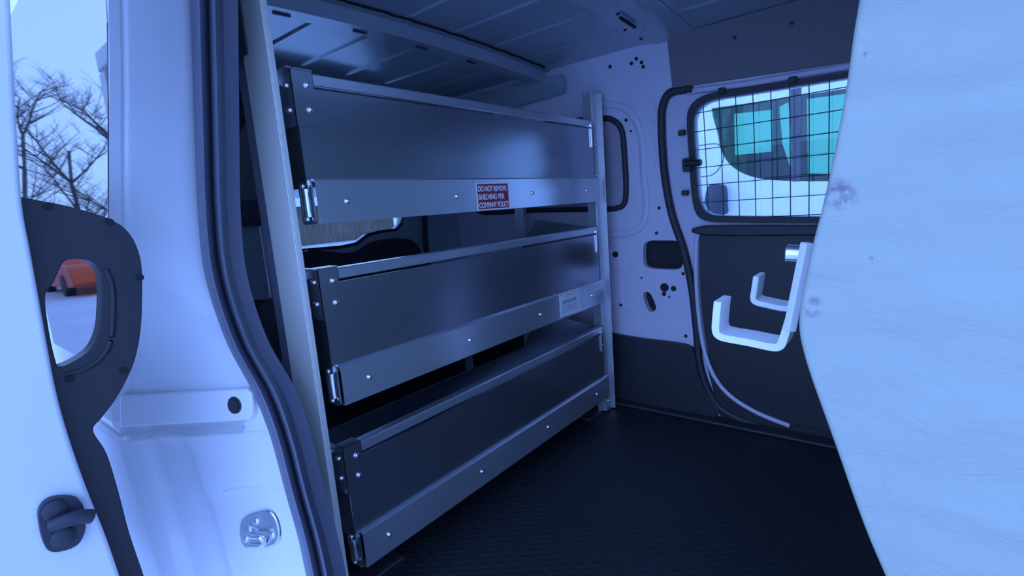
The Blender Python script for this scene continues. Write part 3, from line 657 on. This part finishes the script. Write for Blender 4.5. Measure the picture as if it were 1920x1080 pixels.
# ================================================================ SHELVING RACK
XS = -1.0; YA, YB = 0.572, 1.79; DEP = 0.40
rack = thing('shelving_rack', 'aluminium three tier shelving rack standing across the rear of the van', 'shelving', loc=(0, 0, 0))
def bolt(c, ax, parent, r=0.006, m='bolt_metal'):
    bm = bmesh.new(); disc(bm, c, ax, r*1.25, 0.0012, 14); disc(bm, Vector(c)+Vector(ax)*0.001, ax, r, 0.002, 12, dome=0.003); return obj('bolt', bm, m, parent, smooth=50)
def tray(ztop, zmid, zbot, k):
    t = bpy.data.objects.new('tray', None); C.objects.link(t); t.parent = rack
    f = 0.0025
    # front panel with folded top edge
    bm = bmesh.new(); box(bm, XS-f, XS, YA, YB, zmid-0.01, ztop-0.031)
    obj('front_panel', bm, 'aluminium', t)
    bm = bmesh.new()
    sec = [(XS-0.001, ztop-0.025), (XS+0.001, ztop-0.023), (XS+0.001, ztop-0.003), (XS-0.002, ztop), (XS-0.026, ztop), (XS-0.026, ztop-0.003), (XS-0.005, ztop-0.003), (XS-0.005, ztop-0.025)]
    r0 = [bm.verts.new((x, YA+0.045, z)) for x, z in sec]; r1 = [bm.verts.new((x, YB, z)) for x, z in sec]
    for i in range(len(sec)): bm.faces.new([r0[i-1], r0[i], r1[i], r1[i-1]])
    bm.faces.new(r0); bm.faces.new(list(reversed(r1)))
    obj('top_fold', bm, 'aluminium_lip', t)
    # lip along the bottom front
    bm = bmesh.new()
    sec = [(XS, zmid+0.004), (XS+0.007, zmid+0.002), (XS+0.012, zmid-0.001), (XS+0.012, zbot), (XS-0.02, zbot), (XS-0.02, zbot+0.002), (XS+0.0095, zbot+0.002), (XS+0.0095, zmid-0.004), (XS, zmid)]
    r0 = [bm.verts.new((x, YA+0.012, z)) for x, z in sec]; r1 = [bm.verts.new((x, YB+0.015, z)) for x, z in sec]
    for i in range(len(sec)): bm.faces.new([r0[i-1], r0[i], r1[i], r1[i-1]])
    bm.faces.new(r0); bm.faces.new(list(reversed(r1)))
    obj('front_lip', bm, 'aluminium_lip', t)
    # bottom pan, back panel
    boxo('shelf_pan', (XS-DEP, XS-f, YA+f, YB-f, zmid-0.014, zmid-0.011), 'aluminium', t)
    boxo('back_panel', (XS-DEP, XS-DEP+f, YA+f, YB-f, zmid-0.011, zmid+0.09), 'aluminium', t)
    # end plates with folded front tab
    for s, y in ((0, YA), (1, YB)):
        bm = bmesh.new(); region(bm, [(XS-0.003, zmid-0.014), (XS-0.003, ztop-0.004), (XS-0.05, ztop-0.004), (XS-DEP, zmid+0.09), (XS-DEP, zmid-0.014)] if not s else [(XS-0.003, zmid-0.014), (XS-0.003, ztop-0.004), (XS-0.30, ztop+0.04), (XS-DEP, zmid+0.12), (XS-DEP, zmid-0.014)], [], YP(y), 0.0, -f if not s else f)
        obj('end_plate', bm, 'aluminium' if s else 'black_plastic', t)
    # corner cap: channel at the near front corner
    bm = bmesh.new(); box(bm, XS-0.052, XS+0.0025, YA-0.004, YA-0.001, ztop-0.11, ztop+0.004); box(bm, XS-0.001, XS+0.0035, YA-0.004, YA+0.042, ztop-0.11, ztop+0.004)
    box(bm, XS-0.052, XS-0.049, YA-0.016, YA-0.001, ztop-0.02, ztop+0.004)
    box(bm, XS-0.052, XS+0.006, YA-0.016, YA-0.002, ztop+0.002, ztop+0.005); box(bm, XS-0.03, XS+0.006, YA-0.004, YA+0.042, ztop+0.002, ztop+0.005)
    obj('corner_cap', bm, 'aluminium', t)
    for dz in (0.026, 0.075):
        bolt((XS+0.0035, YA+0.028, ztop-dz), (1, 0, 0), t); bolt((XS-0.022, YA-0.004, ztop-dz), (0, -1, 0), t)
        bolt((XS+0.001, YB-0.012, ztop-dz), (1, 0, 0), t, 0.004)
    for yy in (0.655, 1.0, 1.35, 1.70): bolt((XS+0.012, yy, zbot+0.045), (1, 0, 0), t, 0.0055)
    # far end tie strip
    boxo('edge_strip', (XS+0.001, XS+0.005, YB-0.018, YB-0.013, ztop-0.10, ztop-0.015), 'bolt_metal', t)
    # roller latch at the near end of the lip
    bm = bmesh.new(); region(bm, rrect(XS-0.045, XS+0.008, zbot, zmid+0.002, 0.008), [rrect(XS-0.034, XS-0.004, zbot+0.022, zmid-0.022, 0.006)], YP(YA+0.004), 0.0, -0.003)
    obj('latch_plate', bm, 'galvanised', t, bevel=0.001)
    bm = bmesh.new(); tube(bm, [(XS-0.019, YA+0.006, zbot+0.016), (XS-0.019, YA+0.006, zmid-0.016)], 0.0115, 14); obj('latch_roller', bm, 'galvanised', t, smooth=50)
    for z in (zbot+0.011, zmid-0.010): bolt((XS-0.018, YA, z), (0, -1, 0), t, 0.006)
    return t
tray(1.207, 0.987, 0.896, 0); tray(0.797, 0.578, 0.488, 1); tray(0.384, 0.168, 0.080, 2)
# near front post: wide channel whose web faces the doorway
def post(y0, xa, xb, ztop, fl, sgn, name='post', m='post_metal'):
    bm = bmesh.new(); t = 0.003
    box(bm, xa, xb, y0, y0+t, 0.006, ztop); box(bm, xb-t, xb, y0+t, y0+fl, 0.006, ztop); box(bm, xa, xa+t, y0+t, y0+fl, 0.006, ztop)
    return obj(name, bm, m, rack, bevel=0.001)
post(0.515, -1.075, -0.977, 1.44, 0.014, 1)
boxo('post_backing', (-1.135, -1.088, 0.528, 0.540, 0.006, 1.42), 'seal_rubber', rack)
post(0.53, XS-DEP-0.03, XS-DEP+0.03, 1.34, 0.024, 1, m='rack_metal')
# far posts
bm = bmesh.new(); box(bm, -1.01, -1.005, 1.808, 1.858, 0.006, 1.318); box(bm, -1.05, -1.01, 1.808, 1.812, 0.006, 1.318); box(bm, -1.012, -0.990, 1.8545, 1.858, 0.006, 1.318); obj('post', bm, 'rack_metal', rack, bevel=0.001)
boxo('post', (XS-DEP-0.03, XS-DEP+0.02, 1.808, 1.83, 0.006, 1.20), 'rack_metal', rack)
for z in (1.20, 1.12, 1.0, 0.93, 0.83, 0.56, 0.15, 0.12, 0.05): bolt((-1.005, 1.822, z), (1, 0, 0), rack, 0.005)
for z in (0.05, 0.15, 0.62, 1.0, 1.2): pass
# rungs between posts (sides), feet
boxo('foot', (-1.10, -1.03, 0.50, 0.72, 0.0, 0.006), 'aluminium', rack, bevel=0.001)
boxo('foot', (-1.10, -1.03, 1.70, 1.87, 0.0, 0.006), 'aluminium', rack, bevel=0.001)
boxo('foot', (XS-DEP-0.05, XS-DEP+0.05, 0.50, 0.62, 0.0, 0.006), 'post_metal', rack, bevel=0.001)
boxo('foot', (XS-DEP-0.05, XS-DEP+0.05, 1.74, 1.86, 0.0, 0.006), 'post_metal', rack, bevel=0.001)
for z in (0.2, 0.62, 1.03):
    boxo('side_rail', (XS-DEP+0.02, -1.05, 1.81, 1.814, z, z+0.03), 'rack_metal', rack)
# bracket that ties the near post to the roof bow
bm = bmesh.new(); box(bm, -1.15, -1.05, 0.510, 0.514, 1.24, 1.39); obj('roof_bracket', bm, 'black_plastic', rack)
for (x, y) in ((426, 32), (430, 51)):
    p = W(x, y, 1, 0.505); bm = bmesh.new(); disc(bm, p, (0, -1, 0), 0.005, 0.003, 12, dome=0.003); obj('bolt', bm, 'bolt_metal', rack)

# stickers
def text(body, size, parent, material, loc, rot, name='lettering', sx=1.0):
    cu = bpy.data.curves.new('txt', 'FONT'); cu.body = body; cu.size = size; cu.offset = size*0.02; cu.extrude = 0.0002
    tmp = bpy.data.objects.new('txt', cu); C.objects.link(tmp); bpy.context.view_layer.update()
    me = bpy.data.meshes.new_from_object(tmp.evaluated_get(bpy.context.evaluated_depsgraph_get())); bpy.data.objects.remove(tmp)
    xs_ = [v.co.x for v in me.vertices]; wd = max(xs_)-min(xs_)
    s = sx/wd if sx else 1
    M = Matrix.Translation(loc) @ rot @ Matrix.Diagonal((s, 1, 1, 1)); me.transform(M); me.materials.clear(); me.materials.append(MATS[material])
    o = bpy.data.objects.new(name, me); C.objects.link(o); o.parent = parent; return o
ROT = Matrix(((0, 0, 1, 0), (1, 0, 0, 0), (0, 1, 0, 0), (0, 0, 0, 1)))
XL = XS+0.012
a = W(892, 342, 0, XL); b = W(955, 379, 0, XL)
sy0, sy1 = a.y, b.y; sz1 = a.z-0.002; sz0 = sz1-0.078
sk = boxo('warning_label', (XL, XL+0.0006, sy0, sy1, sz0, sz1), 'sticker_white', rack, label='dark red warning sticker with white capitals')
boxo('red_field', (XL+0.0006, XL+0.0009, sy0+0.003, sy1-0.003, sz0+0.003, sz1-0.003), 'sticker_red', sk)
hgt = sz1-sz0; wid = sy1-sy0
for i, (s, fr_) in enumerate((('DO NOT REMOVE', 0.88), ('SHELVING PER', 0.80), ('COMPANY POLICY', 0.93))):
    text(s, 0.022, sk, 'sticker_white', (XL+0.0011, sy0+0.006, sz1-0.024-i*0.0235), ROT, sx=wid*fr_)
a = W(1048, 548, 0, XL); b = W(1085, 540, 0, XL)
lb = boxo('maker_label', (XL, XL+0.0006, a.y, b.y, 0.495, 0.580), 'sticker_white', rack, label='small white rectangular label with grey printing')
wid = b.y-a.y
boxo('printing', (XL+0.0006, XL+0.0009, a.y+0.008, b.y-0.008, 0.572, 0.5735), 'ink_grey', lb)
bm = bmesh.new(); tube(bm, smoothpts([(XL+0.001, a.y+wid*0.25, 0.560), (XL+0.001, a.y+wid*0.5, 0.569), (XL+0.001, a.y+wid*0.75, 0.560)], 5), 0.0012, 4); obj('printing', bm, 'ink_grey', lb)
bm = bmesh.new(); random.seed(2); y = a.y+wid*0.14
while y < b.y-wid*0.16:
    ww = random.uniform(0.006, 0.011); box(bm, XL+0.0006, XL+0.0009, y, y+ww*0.75, 0.538, 0.552); y += ww+0.002
obj('printing', bm, 'ink_grey', lb)
for z in (0.527, 0.518, 0.509):
    boxo('printing', (XL+0.0006, XL+0.0009, a.y+0.012, b.y-0.012-random.uniform(0, 0.02), z, z+0.0025), 'ink_grey', lb)

# ================================================================ OUTSIDE THINGS
# neighbouring white van seen through the guarded window
YV = 5.0
nv = thing('parked_van', 'white van parked alongside seen through the far mesh guarded window', 'van')
def pv(pts, y, n=1, closed=True):
    q = [W(a, b, 1, y) for a, b in pts]; q = [(p.x, p.z) for p in q]; return smoothpts(q, n, closed) if n > 1 else q
nw = smoothpts([tuple(p) for p in pv([(1334, 203), (1338, 225), (1345, 250), (1353, 285), (1372, 312), (1405, 330), (1450, 338), (1520, 340)], YV)], 4) + [tuple(p) for p in pv([(1700, 338), (1700, 148), (1480, 182)], YV)]
bl = W(1100, 560, 1, YV)
bm = bmesh.new(); top_v = 1.62
nw2 = [(u, min(v, 2.0)) for u, v in nw]
seen = []
for q in nw2:
    if not seen or (Vector(q)-Vector(seen[-1])).length > 1e-4: seen.append(q)
bodyo = [(-2.6, -0.15), (-2.5, 1.2), (-2.2, 2.3), (1.6, 2.3), (2.4, 0.9), (3.3, 0.6), (3.4, -0.15)]
region(bm, bodyo, [seen], YP(YV), 0.0, -0.04); obj('body_side', bm, 'white_paint', nv)
YF = 6.7
h1 = pv([(1375, 213), (1448, 205), (1449, 284), (1377, 291)], YF); h2 = pv([(1460, 200), (1478, 190), (1484, 250), (1496, 318), (1480, 312), (1466, 270)], YF); h3 = pv([(1512, 185), (1700, 160), (1700, 330), (1514, 325)], YF)
bm = bmesh.new(); region(bm, bodyo, [h1, h2, h3], YP(YF), 0.0, -0.04); obj('body_side', bm, 'van_cabin', nv)
bm = bmesh.new(); box(bm, -2.2, 1.6, YV+0.04, YF, 2.28, 2.32); obj('roof', bm, 'white_paint', nv)
bm = bmesh.new(); box(bm, -2.6, 3.4, YV+0.04, YF, -0.15, -0.10); obj('underbody', bm, 'dark_trim', nv)
bm = bmesh.new(); box(bm, -2.6, -2.5, YV+0.04, YF, -0.15, 2.2); obj('rear_panel', bm, 'white_paint', nv)
bm = bmesh.new(); box(bm, 3.3, 3.4, YV+0.04, YF, -0.15, 0.6); obj('nose', bm, 'white_paint', nv)
bm = bmesh.new(); region(bm, seen, [], YP(YV), -0.012, -0.018); obj('window', bm, 'teal_glass', nv)
p0 = pv([(1482, 150), (1503, 150), (1500, 340), (1484, 340)], YV); bm = bmesh.new(); region(bm, p0, [], YP(YV), 0.004, -0.01); obj('window_pillar', bm, 'dark_trim', nv)
bm = bmesh.new(); region(bm, smoothpts(pv([(1326, 352), (1334, 346), (1352, 346), (1358, 356), (1359, 385), (1357, 402), (1322, 402), (1321, 375)], YV-0.1), 3, True), [], YP(YV-0.1), 0.0, -0.1); obj('fuel_cap', bm, 'dark_trim', nv, bevel=0.02).name = 'wing_mirror'
bm = bmesh.new(); q = [W(x, y, 1, YV-0.002) for x, y in smoothpts([(1300, 275), (1345, 270), (1356, 290), (1352, 310), (1335, 328), (1304, 332)], 5)]; tube(bm, q, 0.004, 6); obj('shut_line', bm, 'dark_trim', nv)
for x in (-1.7, 2.3):
    for yy in (YV-0.02, YF-0.2):
        bm = bmesh.new(); disc(bm, (x, yy, -0.17), (0, 1, 0), 0.33, 0.22, 28); obj('wheel', bm, 'rubber', nv)

# long brown timber building behind the van
bd = thing('timber_building', 'long brown timber building across the snow seen through rear window', 'building', loc=(0, 0, 0))
bm = bmesh.new(); box(bm, -36, -30, 2, 34, -0.5, 2.0); obj('timber_wall', bm, 'brown_wood', bd)
bm = bmesh.new(); v = [(-37, 1.9), (-33, 3.2), (-29, 1.9), (-29, 2.0), (-33, 3.4), (-37, 2.0)]
region(bm, v, [], lambda u, w_, t: (u, t, w_), 1.5, 34.5); obj('roof', bm, 'snow', bd)
# red and white marker post
mk = thing('marker_post', 'red and white marker post outside the rear window', 'post')
p = W(745, 425, 0, -4.5)
bm = bmesh.new(); box(bm, -4.53, -4.47, p.y-0.02, p.y+0.12, -0.5, 1.3); obj('panel', bm, 'sticker_white', mk)
bm = bmesh.new(); box(bm, -4.468, -4.462, p.y-0.018, p.y+0.022, -0.4, 1.28); obj('stripe', bm, 'red_plastic', mk)

# bare trees to the left (they show in the quarter window) and beyond
def tree(x, y, h, seed, label, group='bare winter trees'):
    random.seed(seed); bm = bmesh.new()
    def branch(p, d, L, r, depth):
        n = 4; pts = [Vector(p)]
        dd = Vector(d)
        for i in range(n):
            dd = (dd+Vector((random.uniform(-.15, .15), random.uniform(-.15, .15), random.uniform(-.05, .12)))).normalized(); pts.append(pts[-1]+dd*L/n)
        rr = []
        for i in range(n):
            a, b = pts[i], pts[i+1]; ra = r*(1-i/n*0.6); tube(bm, [a, b], ra, 5)
        if depth:
            for i in range(7 if depth > 1 else 5):
                q = pts[random.randint(1, n)]; an = random.uniform(0, 6.28)
                nd = (dd*0.5+Vector((math.cos(an), math.sin(an), random.uniform(0.1, 0.7)))).normalized()
                branch(q, nd, L*random.uniform(0.35, 0.6), r*0.42, depth-1)
    branch((0, 0, 0), (0, 0, 1), h*0.75, h*0.016, 4)
    o = obj('bare_tree', bm, 'bark'); o.location = (x, y, -0.5); tag(o, label, 'tree', group); return o
base = None
spots = [(-24, -4.2, 6.2), (-33, -8.5, 8), (-34, -1.0, 7), (-42, -5.0, 8.5), (-22, -9.5, 6)]
t0 = tree(*spots[0], 11, 'leafless dark tree standing on the snow, reflected in the quarter window') ; t1 = tree(*spots[1], 12, 'leafless dark tree standing on the snow, reflected in the quarter window')
for i, (x, y, h) in enumerate(spots[2:]):
    s = (t0, t1)[i % 2]; o = s.copy(); C.objects.link(o); o.location = (x, y, -0.5); o.rotation_euler = (0, 0, 1.3*i+0.7); k = h/6.5; o.scale = (k, k, k)
# orange car further back, mirrored in the glass behind the grab trim
oc_ = thing('parked_car', 'orange car parked on the snow, reflected behind the grab trim', 'car', loc=(-6.5, -1.2, 0))
def ey(y0): return lambda u, v, t: (u, y0+t, v)
bm = bmesh.new(); region(bm, smoothpts([(-13.7, -0.25), (-13.75, 0.25), (-13.1, 0.35), (-12.7, 0.78), (-11.4, 0.80), (-10.8, 0.38), (-9.9, 0.25), (-9.8, -0.25)], 4, True), [], ey(-2.6), 0, 1.6); obj('body', bm, 'orange_paint', oc_, bevel=0.05, smooth=40)
bm = bmesh.new(); region(bm, [(-12.6, 0.42), (-12.45, 0.70), (-11.5, 0.70), (-11.1, 0.42)], [], ey(-1.0), 0, 0.006); obj('side_window', bm, 'dark_glass', oc_)
for x in (-13.0, -10.6):
    for y in (-2.62, -1.18):
        bm = bmesh.new(); disc(bm, (x, y, -0.22), (0, 1, 0), 0.28, 0.2, 24); obj('wheel', bm, 'rubber', oc_)
